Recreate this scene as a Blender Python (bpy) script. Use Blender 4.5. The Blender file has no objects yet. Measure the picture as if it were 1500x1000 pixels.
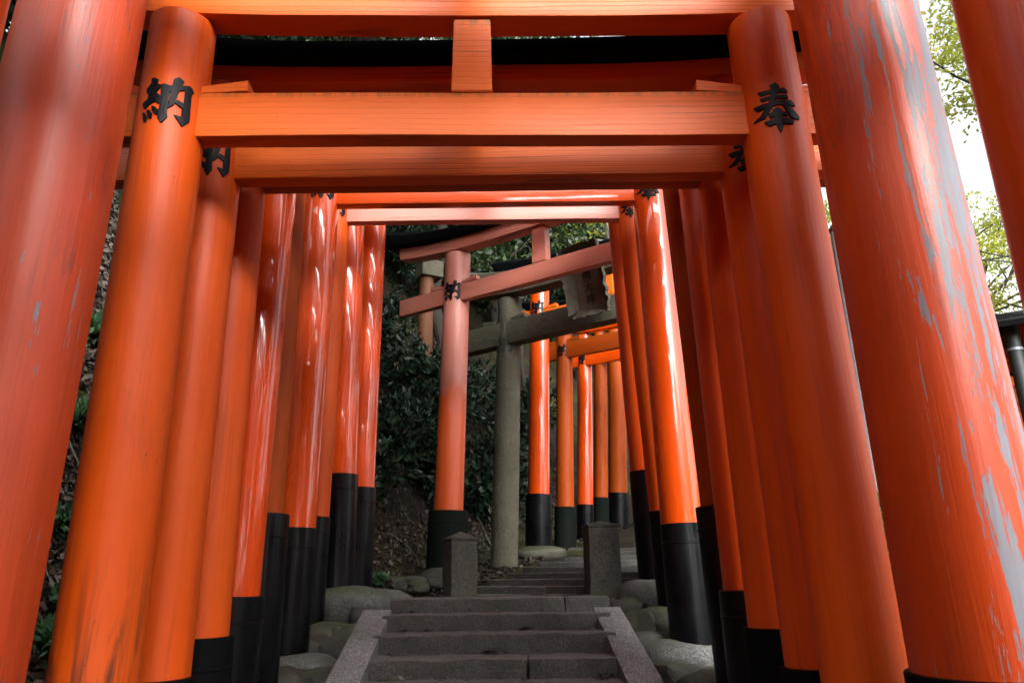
import bpy, bmesh, math, random
import numpy as np
from mathutils import Vector, Matrix, noise
random.seed(7); rng = np.random.default_rng(11)
S = bpy.context.scene
COL = S.collection
rad = math.radians

# ------------------------------------------------------------------ camera
cam_d = bpy.data.cameras.new('camera'); cam = bpy.data.objects.new('camera', cam_d); COL.objects.link(cam)
cam_d.sensor_width = 36.0; cam_d.lens = 36.0 * 1080 / 1500
cam_d.clip_start = 0.05; cam_d.clip_end = 900
cam_d.dof.use_dof = True; cam_d.dof.focus_distance = 4.6; cam_d.dof.aperture_fstop = 10
cam.matrix_world = Matrix.Translation((0, 0, 1.6)) @ Matrix.Rotation(rad(90 + 17.7), 4, 'X') @ Matrix.Rotation(rad(-0.7), 4, 'Z')
S.camera = cam

# ------------------------------------------------------------------ sky, sun, exposure
SUN_EL, SUN_AZ = 32.0, 160.0          # azimuth clockwise from +Y: light comes from the right, slightly behind the camera
w = bpy.data.worlds.new('World'); S.world = w; w.use_nodes = True
nt = w.node_tree
sky = nt.nodes.new('ShaderNodeTexSky'); sky.sky_type = 'NISHITA'; sky.sun_disc = False
sky.sun_elevation = rad(SUN_EL); sky.sun_rotation = rad(SUN_AZ)
sky.air_density = 1.0; sky.dust_density = 4.0; sky.ozone_density = 0.6
bgn = nt.nodes['Background']; bgn.inputs['Strength'].default_value = 0.15
# thin bright cloud veils most of the blue
bw = nt.nodes.new('ShaderNodeRGBToBW'); nt.links.new(sky.outputs['Color'], bw.inputs[0])
tcw = nt.nodes.new('ShaderNodeTexCoord'); cn = nt.nodes.new('ShaderNodeTexNoise'); cn.inputs['Scale'].default_value = 2.0; cn.inputs['Detail'].default_value = 5
nt.links.new(tcw.outputs['Generated'], cn.inputs['Vector'])
rp = nt.nodes.new('ShaderNodeMapRange'); rp.inputs['From Min'].default_value = .3; rp.inputs['From Max'].default_value = .7; rp.inputs['To Min'].default_value = .62; rp.inputs['To Max'].default_value = .95
nt.links.new(cn.outputs['Fac'], rp.inputs['Value'])
wm = nt.nodes.new('ShaderNodeMix'); wm.data_type = 'RGBA'
lum = nt.nodes.new('ShaderNodeVectorMath'); lum.operation = 'SCALE'; lum.inputs[0].default_value = (1.7, 1.68, 1.70); nt.links.new(bw.outputs[0], lum.inputs['Scale'])
nt.links.new(rp.outputs[0], wm.inputs[0]); nt.links.new(sky.outputs['Color'], wm.inputs[6]); nt.links.new(lum.outputs[0], wm.inputs[7])
nt.links.new(wm.outputs[2], bgn.inputs['Color'])
sun_d = bpy.data.lights.new('sun', 'SUN'); sun = bpy.data.objects.new('sun', sun_d); COL.objects.link(sun)
sun_d.energy = 1.15; sun_d.angle = rad(50); sun_d.color = (1.0, 0.95, 0.88)
sd = Vector((math.sin(rad(SUN_AZ)) * math.cos(rad(SUN_EL)), math.cos(rad(SUN_AZ)) * math.cos(rad(SUN_EL)), math.sin(rad(SUN_EL))))
sun.rotation_euler = sd.to_track_quat('Z', 'Y').to_euler(); sun.location = (8, -6, 14)
S.view_settings.view_transform = 'Standard'; S.view_settings.look = 'None'
S.view_settings.exposure = 1.68; S.view_settings.gamma = 1.0
try: S.view_settings.use_curve_mapping = False
except Exception: pass
S.cycles.max_bounces = 8; S.cycles.diffuse_bounces = 6; S.cycles.glossy_bounces = 4
S.cycles.use_adaptive_sampling = True

# ------------------------------------------------------------------ helpers
def tag(o, label=None, cat=None, group=None, kind=None):
    if label: o['label'] = label
    if cat: o['category'] = cat
    if group: o['group'] = group
    if kind: o['kind'] = kind
    return o

def empty(name, mw):
    o = bpy.data.objects.new(name, None); COL.objects.link(o); o.matrix_world = mw; o.empty_display_size = .2
    return o

def link(name, mesh, parent=None, local=None):
    o = bpy.data.objects.new(name, mesh); COL.objects.link(o)
    if parent is not None: o.parent = parent
    if local is not None: o.matrix_local = local
    return o

def bm_mesh(name, bm, mat, smooth=False, sharp=40):
    bmesh.ops.recalc_face_normals(bm, faces=bm.faces)
    me = bpy.data.meshes.new(name); bm.to_mesh(me); bm.free()
    me.materials.append(mat)
    if smooth:
        me.polygons.foreach_set('use_smooth', [True] * len(me.polygons))
        me.set_sharp_from_angle(angle=rad(sharp))
    return me

def np_mesh(name, V, Q, mat, smooth=False):
    """V (n,3); Q (m,4) quads or (m,3) tris"""
    me = bpy.data.meshes.new(name); n, k = Q.shape
    me.vertices.add(len(V)); me.vertices.foreach_set('co', np.asarray(V, np.float32).ravel())
    me.loops.add(n * k); me.loops.foreach_set('vertex_index', np.asarray(Q, np.int32).ravel())
    me.polygons.add(n); me.polygons.foreach_set('loop_start', np.arange(0, n * k, k, dtype=np.int32))
    me.polygons.foreach_set('loop_total', np.full(n, k, np.int32))
    if smooth: me.polygons.foreach_set('use_smooth', np.ones(n, bool))
    me.update(calc_edges=True); me.materials.append(mat)
    return me

# ------------------------------------------------------------------ materials
class NT:
    def __init__(s, name):
        s.m = bpy.data.materials.new(name); s.m.use_nodes = True
        s.t = s.m.node_tree; s.b = s.t.nodes['Principled BSDF']; s.out = s.t.nodes['Material Output']
        s.tc = s.t.nodes.new('ShaderNodeTexCoord')
    def n(s, typ, **kw):
        x = s.t.nodes.new(typ)
        for k, v in kw.items(): setattr(x, k, v)
        return x
    def l(s, a, b): s.t.links.new(a, b)
    def set(s, inp, v):
        if hasattr(v, 'is_linked') or isinstance(v, bpy.types.NodeSocket): s.l(v, inp)
        else: inp.default_value = v
    def coords(s, scale=(1, 1, 1), kind='Object', rnd=True):
        mp = s.n('ShaderNodeMapping'); s.l(s.tc.outputs[kind], mp.inputs['Vector']); mp.inputs['Scale'].default_value = scale
        if rnd:
            oi = s.n('ShaderNodeObjectInfo'); ml = s.n('ShaderNodeMath', operation='MULTIPLY'); ml.inputs[1].default_value = 37.0
            s.l(oi.outputs['Random'], ml.inputs[0])
            cb = s.n('ShaderNodeCombineXYZ'); s.l(ml.outputs[0], cb.inputs[0]); s.l(ml.outputs[0], cb.inputs[2]); s.l(cb.outputs[0], mp.inputs['Location'])
        return mp.outputs[0]
    def noise(s, vec, scale=5, detail=4, rough=.55, dist=0):
        x = s.n('ShaderNodeTexNoise'); s.l(vec, x.inputs['Vector']); x.inputs['Scale'].default_value = scale
        x.inputs['Detail'].default_value = detail; x.inputs['Roughness'].default_value = rough; x.inputs['Distortion'].default_value = dist
        return x.outputs['Fac']
    def ramp(s, fac, pts):
        x = s.n('ShaderNodeValToRGB'); e = x.color_ramp.elements
        while len(e) < len(pts): e.new(.5)
        for el, (p, c) in zip(e, pts):
            el.position = p; el.color = (c[0], c[1], c[2], 1) if isinstance(c, tuple) else (c, c, c, 1)
        s.l(fac, x.inputs[0]); return x.outputs[0]
    def mix(s, fac, a, b):
        x = s.n('ShaderNodeMix', data_type='RGBA'); s.set(x.inputs[0], fac)
        for i, v in ((6, a), (7, b)):
            if isinstance(v, tuple): v = (*v[:3], 1)
            s.set(x.inputs[i], v)
        return x.outputs[2]
    def math(s, op, a, b=0.0, clamp=False):
        x = s.n('ShaderNodeMath', operation=op); x.use_clamp = clamp; s.set(x.inputs[0], a); s.set(x.inputs[1], b); return x.outputs[0]
    def sep(s, vec):
        x = s.n('ShaderNodeSeparateXYZ'); s.l(vec, x.inputs[0]); return x.outputs
    def bump(s, h, strength=.3, dist=.01, nrm=None):
        x = s.n('ShaderNodeBump'); s.l(h, x.inputs['Height']); x.inputs['Strength'].default_value = strength; x.inputs['Distance'].default_value = dist
        if nrm is not None: s.l(nrm, x.inputs['Normal'])
        return x.outputs[0]

def paint(name, col, rough=.42, coat=.0, coat_rough=.1, grain='z', peel=0.0, fade=.25, grainamt=.35, moss=0.0, peel_dir=None, dirt=.25, streak=0.0, cracks=0.0, basestain=0.0, sheen_fade=0.0):
    """vermilion lacquer over timber: faint grain, mottled fading, optional peeling down to grey primer"""
    T = NT(name); b = T.b
    sc = {'z': (9, 9, .35), 'x': (.45, 6, 7)}[grain]
    g = T.coords(sc)
    n1 = T.noise(g, 3.2, 5, .6, .6)
    plain = T.coords((1, 1, 1))
    n2 = T.noise(plain, 1.7, 3, .5)
    n3 = T.noise(T.coords((3, 3, .5) if grain == 'z' else (.6, 3, 3)), 2.2, 4, .6)
    c = tuple(col); dk = tuple(x * .62 for x in c); lt = (min(1, c[0] * 1.15), c[1] * 1.55 + .004, c[2] * 1.8 + .004)
    base = T.mix(T.ramp(n2, [(.35, 0.0), (.75, fade)]), c, lt)
    base = T.mix(T.ramp(n3, [(.55, 0.0), (.8, dirt)]), base, tuple(x * .55 for x in c))
    if grain == 'x':
        wv = T.n('ShaderNodeTexWave', wave_type='RINGS', rings_direction='X'); T.l(T.coords((.35, 2.2, 5)), wv.inputs['Vector'])
        wv.inputs['Scale'].default_value = 2.4; wv.inputs['Distortion'].default_value = 5.5; wv.inputs['Detail'].default_value = 3; wv.inputs['Detail Scale'].default_value = 1.2
        lines = T.ramp(wv.outputs['Fac'], [(.0, 1.0), (.12, 0.0)])
        patchy = T.ramp(T.noise(T.coords((.5, 1, 9)), 1.3, 2), [(.50, 0.0), (.62, grainamt)])
        base = T.mix(T.math('MULTIPLY', lines, patchy), base, tuple(x * .3 for x in c))
        hgt = T.math('SUBTRACT', n1, T.math('MULTIPLY', lines, .4))
    else:
        base = T.mix(T.ramp(n1, [(.30, grainamt), (.46, 0.0)]), base, dk)
        hgt = T.math('ADD', n1, T.math('MULTIPLY', T.noise(T.coords((26, 26, .8)), 3, 4, .6), .5))
    if cracks:
        cr = T.noise(T.coords((12, 12, .7)), 1.5, 5, .7, 1.2)
        band = T.ramp(T.math('ABSOLUTE', T.math('SUBTRACT', cr, .5)), [(.0, 1.0), (.020, 0.0)])
        where = T.ramp(T.noise(T.coords((4, 4, 1.0)), 1.3, 2), [(.52, 0.0), (.60, cracks)])
        base = T.mix(T.math('MULTIPLY', band, where), base, (.07, .04, .05))
    if grain == 'z':
        dr = T.ramp(T.noise(T.coords((20, 20, .22)), 1.6, 5, .65, .3), [(.60, 0.0), (.70, .5)])
        base = T.mix(T.math('MULTIPLY', dr, T.ramp(n2, [(.40, 0.0), (.6, 1.0)])), base, tuple(x * .45 for x in c))
        sc = T.ramp(T.noise(T.coords((30, 30, 1.6)), 1.8, 6, .75, 1.0), [(.735, 0.0), (.745, .8)])
        base = T.mix(sc, base, (.16, .13, .11))
    if sheen_fade:      # pink sky sheen and fading painted into the colour above this height
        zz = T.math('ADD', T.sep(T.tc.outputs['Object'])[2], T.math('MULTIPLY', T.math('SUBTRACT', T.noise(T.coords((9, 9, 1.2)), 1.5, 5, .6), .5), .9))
        zr = T.n('ShaderNodeMapRange'); T.l(zz, zr.inputs['Value']); zr.inputs['From Min'].default_value = sheen_fade - .06; zr.inputs['From Max'].default_value = sheen_fade + .10
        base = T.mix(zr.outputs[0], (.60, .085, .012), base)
    if basestain:
        zr = T.n('ShaderNodeMapRange'); T.l(T.sep(T.tc.outputs['Object'])[2], zr.inputs['Value']); zr.inputs['From Min'].default_value = 1.25; zr.inputs['From Max'].default_value = .80
        st = T.ramp(T.noise(T.coords((14, 14, 1.4)), 1.6, 6, .65, .6), [(.47, 0.0), (.62, basestain)])
        base = T.mix(T.math('MULTIPLY', zr.outputs[0], st), base, (.055, .022, .012))
    spots = T.ramp(T.noise(plain, 48, 2, .5), [(.74, 0.0), (.78, .55)])
    base = T.mix(spots, base, (.07, .02, .01))
    rgh = T.ramp(n3, [(.3, max(0.02, rough - .06)), (.75, min(1, rough + .12))])
    nrm = T.bump(hgt, .42 if coat < .9 else .14, .006)
    nrm = T.bump(T.noise(T.coords((2.5, 2.5, .6) if grain == 'z' else (.7, 3, 3)), 1.5, 2), .35, .02, nrm)
    if moss:
        z = T.sep(T.tc.outputs['Generated'])[2 if grain == 'z' else 2]
        mk = T.math('MULTIPLY', T.ramp(z, [(.84, 0.0), (.99, 1.0)]), T.ramp(T.noise(T.coords((14, 8, 3)), 3, 5, .7), [(.42, 0.0), (.6, moss)]))
        base = T.mix(mk, base, (.09, .075, .018))
    if peel:
        p = T.noise(T.coords((17, 17, 1.35)), 1.3, 10, .70, .8)
        big = T.noise(T.coords((1.6, 1.6, .45)), 1.5, 2, .5)
        f = T.math('ADD', p, T.math('MULTIPLY', T.math('SUBTRACT', big, .5), .60))
        fine = T.noise(T.coords((42, 42, 2.6)), 1.2, 7, .7, .5)
        f = T.math('ADD', f, T.math('MULTIPLY', T.math('SUBTRACT', fine, .5), .85))
        if peel_dir is not None:
            xyz = T.sep(T.tc.outputs['Object'])
            d = T.math('ADD', T.math('MULTIPLY', xyz[0], peel_dir[0]), T.math('MULTIPLY', xyz[1], peel_dir[1]))
            f = T.math('ADD', f, d)
        th = 1 - peel
        msk = T.ramp(f, [(th, 0.0), (th + .004, 1.0)])
        rim = T.ramp(f, [(th - .012, 0.0), (th - .002, 1.0)])
        base = T.mix(rim, base, tuple(min(1, x * .75 + .05) for x in c))
        grey = T.mix(T.noise(T.coords((12, 12, 1)), 4, 4, .7), (.16, .165, .20), (.30, .30, .33))
        base = T.mix(msk, base, grey)
        rgh = T.math('MAXIMUM', rgh, T.math('MULTIPLY', msk, .8))
        nrm = T.bump(T.math('SUBTRACT', 1.0, msk), .6, .004, nrm)
    T.l(base, b.inputs['Base Color']); T.l(rgh, b.inputs['Roughness']); T.l(nrm, b.inputs['Normal'])
    b.inputs['Specular IOR Level'].default_value = .24 if coat < .4 else .38
    b.inputs['Coat Weight'].default_value = coat; b.inputs['Coat Roughness'].default_value = coat_rough
    if coat: T.l(T.bump(T.noise(T.coords((10, 10, .5) if grain == 'z' else (.6, 5, 5)), 2.4, 3), .25, .008), b.inputs['Coat Normal'])
    return T.m

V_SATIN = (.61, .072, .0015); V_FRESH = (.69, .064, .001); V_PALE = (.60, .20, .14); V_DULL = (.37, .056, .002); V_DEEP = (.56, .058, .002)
M = {}
M['peeled'] = paint('peeled_vermilion', (.57, .055, .002), .42, .50, .33, peel=.375, peel_dir=(.62, -.42), fade=.3, cracks=.6)
M['cracked'] = paint('cracked_vermilion', (.52, .050, .005), .44, .5, .38, peel=.315, fade=.5, cracks=1.0)
M['satin'] = paint('satin_vermilion', V_SATIN, .48, .2, .42, fade=.45, cracks=.3, grainamt=.5)
M['satin_dirty'] = paint('stained_vermilion', V_SATIN, .48, .2, .42, fade=.4, dirt=.6, grainamt=.5, basestain=.85, cracks=.3)
M['fresh'] = paint('glossy_vermilion', V_FRESH, .28, 1.0, .05, fade=.1, grainamt=.3, dirt=.1)
M['deep'] = paint('deep_vermilion', V_DEEP, .36, .6, .25, fade=.2)
M['dull'] = paint('dull_vermilion', V_DULL, .5, .0, .4, fade=.2, dirt=.5, grainamt=.6)
M['pale'] = paint('faded_pink_sheen_vermilion', V_PALE, .42, .6, .38, sheen_fade=1.75, fade=.6, grainamt=.25)
for k, c, r, ct, cr in (('satin', (.62, .105, .006), .46, .2, .40), ('fresh', V_FRESH, .26, 1.0, .06), ('deep', V_DEEP, .4, .4, .3), ('dull', V_DULL, .5, .1, .4), ('pale', (.58, .19, .13), .42, .5, .36)):  # pale beams: pink sky sheen put into the colour
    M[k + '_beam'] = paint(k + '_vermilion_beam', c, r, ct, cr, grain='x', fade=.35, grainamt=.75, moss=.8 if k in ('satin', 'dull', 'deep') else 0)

def black_paint(name, col, rough, coat):
    T = NT(name); g = T.coords((9, 9, .5)); n = T.noise(g, 3, 4, .6); p = T.noise(T.coords(), 5, 5, .65)
    T.l(T.mix(T.ramp(p, [(.45, 0.0), (.75, .5)]), col, (.005, .0055, .006)), T.b.inputs['Base Color'])
    T.l(T.ramp(p, [(.3, rough), (.8, rough + .3)]), T.b.inputs['Roughness'])
    T.l(T.bump(n, .25, .006), T.b.inputs['Normal']); T.b.inputs['Coat Weight'].default_value = coat; T.b.inputs['Coat Roughness'].default_value = .12; T.b.inputs['Specular IOR Level'].default_value = .05 if rough > .4 else .2
    return T.m
M['black'] = black_paint('black_lacquer', (.0015, .002, .003), .24, .12)
M['black_matt'] = black_paint('dusty_black_paint', (.004, .0045, .005), .45, 0)
M['black_mossy'] = black_paint('weathered_black_paint', (.007, .010, .008), .6, 0)
M['black_cap'] = black_paint('black_roof_paint', (.003, .0035, .0045), .45, 0)
M['ink'] = black_paint('black_character_enamel', (.0015, .002, .0045), .34, .0)

def stone(name, c1, c2, moss=.4, scale=1.0, speck=True, bump=.5, wet=0, worn=0.0, mossup=True, mosscol=(.045, .055, .014)):
    T = NT(name); v = T.coords()
    a = T.noise(v, 3 * scale, 6, .65); s = T.noise(v, 90 * scale, 2, .6); d = T.noise(v, 11 * scale, 8, .72)
    base = T.mix(T.ramp(a, [(.3, 0.0), (.7, 1.0)]), c1, c2)
    if speck:
        base = T.mix(T.ramp(s, [(.38, .65), (.5, 0.0)]), base, tuple(x * .35 for x in c1))
        base = T.mix(T.ramp(s, [(.56, 0.0), (.68, .5)]), base, tuple(min(1, x * 1.9) for x in c2))
    base = T.mix(T.ramp(d, [(.30, .6), (.47, 0.0)]), base, tuple(x * .3 for x in c1))
    if moss:
        m = T.ramp(T.noise(v, 2.3 * scale, 7, .7, .4), [(.5 - moss * .25, 0.0), (.62, min(1, moss * 1.4))])
        if mossup:
            g = T.n('ShaderNodeNewGeometry'); m = T.math('MULTIPLY', m, T.ramp(T.sep(g.outputs['Normal'])[2], [(.35, .35), (.8, 1.0)]))
        base = T.mix(m, base, mosscol)
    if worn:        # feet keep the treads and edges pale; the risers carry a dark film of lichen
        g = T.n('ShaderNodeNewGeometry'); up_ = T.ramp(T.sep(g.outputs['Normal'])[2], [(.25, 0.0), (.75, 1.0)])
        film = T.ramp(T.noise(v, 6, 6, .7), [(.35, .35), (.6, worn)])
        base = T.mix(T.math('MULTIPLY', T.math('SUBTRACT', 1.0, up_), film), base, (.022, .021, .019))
    T.l(base, T.b.inputs['Base Color']); T.b.inputs['Roughness'].default_value = .82 - wet
    h = T.math('ADD', T.math('MULTIPLY', d, 1.0), T.math('MULTIPLY', s, .25))
    T.l(T.bump(h, bump, .02), T.b.inputs['Normal'])
    return T.m
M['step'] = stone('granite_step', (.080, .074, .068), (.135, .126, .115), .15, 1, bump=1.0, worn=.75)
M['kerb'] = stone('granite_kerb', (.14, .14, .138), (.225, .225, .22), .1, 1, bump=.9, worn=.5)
M['bollard'] = stone('dark_mossy_granite', (.036, .033, .026), (.068, .060, .047), .3, 1, bump=.9)
M['rock'] = stone('pale_round_stone', (.068, .070, .070), (.14, .14, .136), .5, .9, speck=True, bump=.5)
M['rock_moss'] = stone('mossy_round_stone', (.06, .062, .045), (.12, .118, .09), .7, 1, speck=False, bump=.8, mosscol=(.040, .048, .014))
M['rubble'] = stone('dark_rubble_stone', (.030, .028, .025), (.065, .062, .056), .4, 1.2, speck=False, bump=1.0)
M['old_stone'] = stone('lichen_grey_torii_stone', (.075, .068, .050), (.15, .135, .10), .7, 1.3, bump=.9, mossup=False, mosscol=(.075, .073, .042))
M['plaque'] = stone('carved_plaque_stone', (.085, .072, .054), (.17, .145, .11), .3, 2.5, bump=.9, mossup=False)
M['plaque_face'] = stone('lightened_plaque_face_stone', (.15, .125, .09), (.24, .205, .15), .2, 2.5, bump=.7, mossup=False)  # face colour lightened against the shade it hangs in
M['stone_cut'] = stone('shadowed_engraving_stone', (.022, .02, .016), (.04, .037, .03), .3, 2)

def soil():
    T = NT('forest_soil'); v = T.coords(kind='Object', rnd=False)
    a = T.noise(v, 1.1, 5, .6); f = T.noise(v, 24, 6, .7); mm = T.noise(v, .9, 6, .7, .5)
    base = T.mix(a, (.016, .012, .008), (.038, .029, .020))
    base = T.mix(T.ramp(f, [(.55, 0.0), (.72, .7)]), base, (.075, .06, .046))
    base = T.mix(T.ramp(mm, [(.50, 0.0), (.60, .85)]), base, T.mix(f, (.020, .032, .007), (.07, .085, .022)))
    T.l(base, T.b.inputs['Base Color']); T.b.inputs['Roughness'].default_value = .95; T.b.inputs['Specular IOR Level'].default_value = .15
    T.l(T.bump(T.math('ADD', f, T.noise(v, 6, 5, .6)), 1.0, .05), T.b.inputs['Normal']); return T.m
M['soil'] = soil()

def leafmat(name, cols, rough=.5, trans=.25, spec=.4):
    T = NT(name); g = T.n('ShaderNodeNewGeometry')
    n = len(cols); c = T.ramp(g.outputs['Random Per Island'], [(i / max(1, n - 1), cols[i]) for i in range(n)])
    T.l(c, T.b.inputs['Base Color']); T.b.inputs['Roughness'].default_value = rough; T.b.inputs['Specular IOR Level'].default_value = spec
    if trans:
        tr = T.n('ShaderNodeBsdfTranslucent'); T.l(c, tr.inputs['Color'])
        mx = T.n('ShaderNodeMixShader'); mx.inputs[0].default_value = trans
        T.l(T.b.outputs[0], mx.inputs[1]); T.l(tr.outputs[0], mx.inputs[2]); T.l(mx.outputs[0], T.out.inputs['Surface'])
    return T.m
M['leaf_dark'] = leafmat('dark_evergreen_leaves', [(.010, .024, .009), (.022, .048, .015), (.035, .068, .024), (.065, .10, .032)], .42, .2)
M['leaf_gloss'] = leafmat('glossy_shrub_leaves', [(.005, .015, .008), (.009, .026, .014), (.016, .038, .021), (.036, .060, .026)], .34, .1, .35)
M['leaf_fern'] = leafmat('fern_leaves', [(.03, .09, .03), (.06, .15, .05), (.05, .13, .075)], .5, .25)
M['leaf_lit'] = leafmat('sunlit_bright_leaves', [(.20, .25, .03), (.36, .40, .06), (.48, .46, .08), (.28, .34, .06)], .55, .6, .2)  # backlit brightness put into the leaf colour
M['litter'] = leafmat('dry_fallen_leaves', [(.022, .016, .011), (.05, .036, .024), (.10, .08, .06), (.03, .022, .015), (.17, .15, .125), (.04, .03, .022)], .6, 0, .35)
M['litter_dark'] = leafmat('darker_fallen_leaves', [(.016, .012, .008), (.036, .026, .017), (.06, .046, .033), (.024, .017, .011), (.10, .082, .062)], .6, 0, .35)  # same dead leaves in darker browns
def bark(name, c1, c2):
    T = NT(name); n = T.noise(T.coords((8, 8, 1.2)), 3, 7, .7, .5)
    T.l(T.mix(n, c1, c2), T.b.inputs['Base Color']); T.b.inputs['Roughness'].default_value = .9
    T.l(T.bump(n, .9, .03), T.b.inputs['Normal']); return T.m
M['bark'] = bark('dark_bark', (.014, .011, .008), (.045, .036, .027))
M['bark_pale'] = bark('pale_bark', (.12, .12, .10), (.27, .27, .24))
M['oldwood'] = paint('weathered_brown_post_paint', (.12, .042, .016), .6, 0, grain='z', fade=.7, dirt=.6, grainamt=.6)
def plainm(name, col, rough=.5, metal=0.0, bumps=.2):
    T = NT(name); n = T.noise(T.coords(), 9, 5, .65)
    T.l(T.mix(n, tuple(x * .7 for x in col), tuple(min(1, x * 1.25) for x in col)), T.b.inputs['Base Color'])
    T.l(T.ramp(n, [(.3, rough), (.8, min(1, rough + .2))]), T.b.inputs['Roughness']); T.b.inputs['Metallic'].default_value = metal
    T.b.inputs['Specular IOR Level'].default_value = .15 if not metal else .5
    T.l(T.bump(n, bumps, .005), T.b.inputs['Normal']); return T.m
M['galv'] = plainm('galvanised_steel', (.22, .24, .26), .45, .5)
M['dark_steel'] = plainm('dark_green_steel', (.012, .017, .017), .5, .1)
M['timber'] = plainm('bare_brown_timber', (.16, .075, .035), .6)
M['roof_tile'] = plainm('dark_roofing', (.003, .0032, .0035), .85)
M['cable'] = plainm('black_cable_rubber', (.02, .02, .02), .6)

# ------------------------------------------------------------------ terrain
PX = np.array([(-.1, -6.0), (-.1, 5.5), (.35, 6.86), (1.16, 9.0), (2.65, 12.0), (5.5, 17.0), (10, 24)])
PZ = np.array([.06, 1.26, 1.46, 1.80, 2.35, 3.1, 4.2])
def corridor(x, y):
    """signed distance to the path's centre line (left negative) and the path's height there"""
    best = np.full(x.shape, 1e9); sd_ = np.zeros(x.shape); pz = np.zeros(x.shape)
    for i in range(len(PX) - 1):
        a, b = PX[i], PX[i + 1]; d = b - a; L2 = d @ d
        t = np.clip(((x - a[0]) * d[0] + (y - a[1]) * d[1]) / L2, 0, 1)
        qx, qy = a[0] + t * d[0], a[1] + t * d[1]
        dist = np.hypot(x - qx, y - qy); sg = np.sign((x - a[0]) * d[1] - (y - a[1]) * d[0])
        z = PZ[i] + t * (PZ[i + 1] - PZ[i])
        if i == 0: z = np.maximum(.03, 1.26 - (5.5 - (a[1] + t * d[1])) * .318)
        m = dist < best; best = np.where(m, dist, best); sd_ = np.where(m, dist * sg, sd_); pz = np.where(m, z, pz)
    return sd_, pz
_ph = rng.uniform(0, 6.28, (24, 2)); _dr = rng.uniform(0, 6.28, 24)
def wob(x, y, f0, n=8, o=0):
    s = np.zeros(np.shape(x))
    for i in range(n):
        f = f0 * 1.55 ** i; a = _dr[(i + o) % 24]
        s = s + np.sin((x * math.cos(a) + y * math.sin(a)) * f + _ph[(i + o) % 24, 0]) * np.sin((x * -math.sin(a) + y * math.cos(a)) * f * .83 + _ph[(i + o) % 24, 1]) * .62 ** i
    return s
def ground(x, y):
    x = np.asarray(x, float); y = np.asarray(y, float)
    d, pz = corridor(x, y)
    tl = np.maximum(0, -d - 1.52); left = np.minimum(tl, 3.2) * 1.62 + np.maximum(0, np.minimum(tl - 3.2, 22)) * .62
    left = left + np.clip(tl, 0, 1) * (wob(x, y, 1.5, 7) * .20)
    tr = np.clip((d - 1.5) / 2.6, 0, 1); right = tr * tr * (3 - 2 * tr) * .62 + np.maximum(0, np.minimum(d - 14, 60)) * .0 + tr * wob(x, y, 1.3, 6, 5) * .09
    z = pz + left + right + wob(x, y, 4.0, 4, 9) * .012
    # towards the far right the hill flattens out into the valley
    return z
def axis(lo, hi, a, b, step, far):
    core = np.arange(a, b + 1e-6, step); l = []; v = a; s = step
    while v > lo: s *= far; v -= s; l.append(v)
    r = []; v = b; s = step
    while v < hi: s *= far; v += s; r.append(v)
    return np.concatenate([np.array(l[::-1]), core, np.array(r)])
gx = axis(-160, 160, -5.5, 5.5, .075, 1.16); gy = axis(-60, 260, -.5, 14, .075, 1.16)
GX, GY = np.meshgrid(gx, gy); GZ = ground(GX, GY)
nx, ny = len(gx), len(gy); idx = np.arange(nx * ny).reshape(ny, nx)
Q = np.stack([idx[:-1, :-1], idx[:-1, 1:], idx[1:, 1:], idx[1:, :-1]], -1).reshape(-1, 4)
tag(link('ground', np_mesh('ground', np.stack([GX, GY, GZ], -1).reshape(-1, 3), Q, M['soil'], True)), kind='structure')
def gz(x, y): return float(ground(np.array([x]), np.array([y]))[0])

# ------------------------------------------------------------------ stone steps
def rough_box(name, sx, sy, sz, mat, amp=.006, cut=.06, seed=0, bevel=.012):
    """a hewn block, origin at the centre of its base"""
    bm = bmesh.new(); bmesh.ops.create_cube(bm, size=1)
    for v in bm.verts: v.co = Vector((v.co.x * sx, v.co.y * sy, (v.co.z + .5) * sz))
    bmesh.ops.bevel(bm, geom=bm.edges[:], offset=bevel, segments=2, profile=.6, affect='EDGES')
    for ax, s in ((0, sx), (1, sy), (2, sz)):
        n = max(1, int(s / cut))
        for i in range(1, n):
            co = Vector((0, 0, 0)); no = Vector((0, 0, 0)); no[ax] = 1
            co[ax] = (i / n - (.5 if ax < 2 else 0)) * s
            bmesh.ops.bisect_plane(bm, geom=bm.verts[:] + bm.edges[:] + bm.faces[:], plane_co=co, plane_no=no)
    off = Vector((seed * 7.3, seed * 3.1, seed * 1.7))
    for v in bm.verts:
        nv = noise.noise_vector(v.co * 9 + off); nv2 = noise.noise_vector(v.co * 28 + off)
        v.co += nv * amp + nv2 * amp * .6
    return bm_mesh(name, bm, mat, True)

stairs = empty('stairs', Matrix.Translation((-.11, 4.3, 1.18))); tag(stairs, kind='structure')
def on_stairs(name, me, x, y, z, rz=0):
    return link(name, me, stairs, Matrix.Translation((x + .11, y - 4.3, z - 1.18)) @ Matrix.Rotation(rz, 4, 'Z'))
lower = [(4.3 - .3 * k, 1.18 - .098 * k) for k in range(9, 0, -1)]
treads = lower + [(4.3, 1.18), (4.6, 1.285), (4.9, 1.38)]
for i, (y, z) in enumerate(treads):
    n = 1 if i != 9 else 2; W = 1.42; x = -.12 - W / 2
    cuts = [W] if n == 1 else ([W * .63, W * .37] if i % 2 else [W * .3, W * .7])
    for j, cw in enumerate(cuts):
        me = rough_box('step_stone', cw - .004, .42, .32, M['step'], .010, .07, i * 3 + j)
        on_stairs('step_stone', me, x + cw / 2, y + .21, z - .32, random.uniform(-.003, .003)); x += cw
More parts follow.
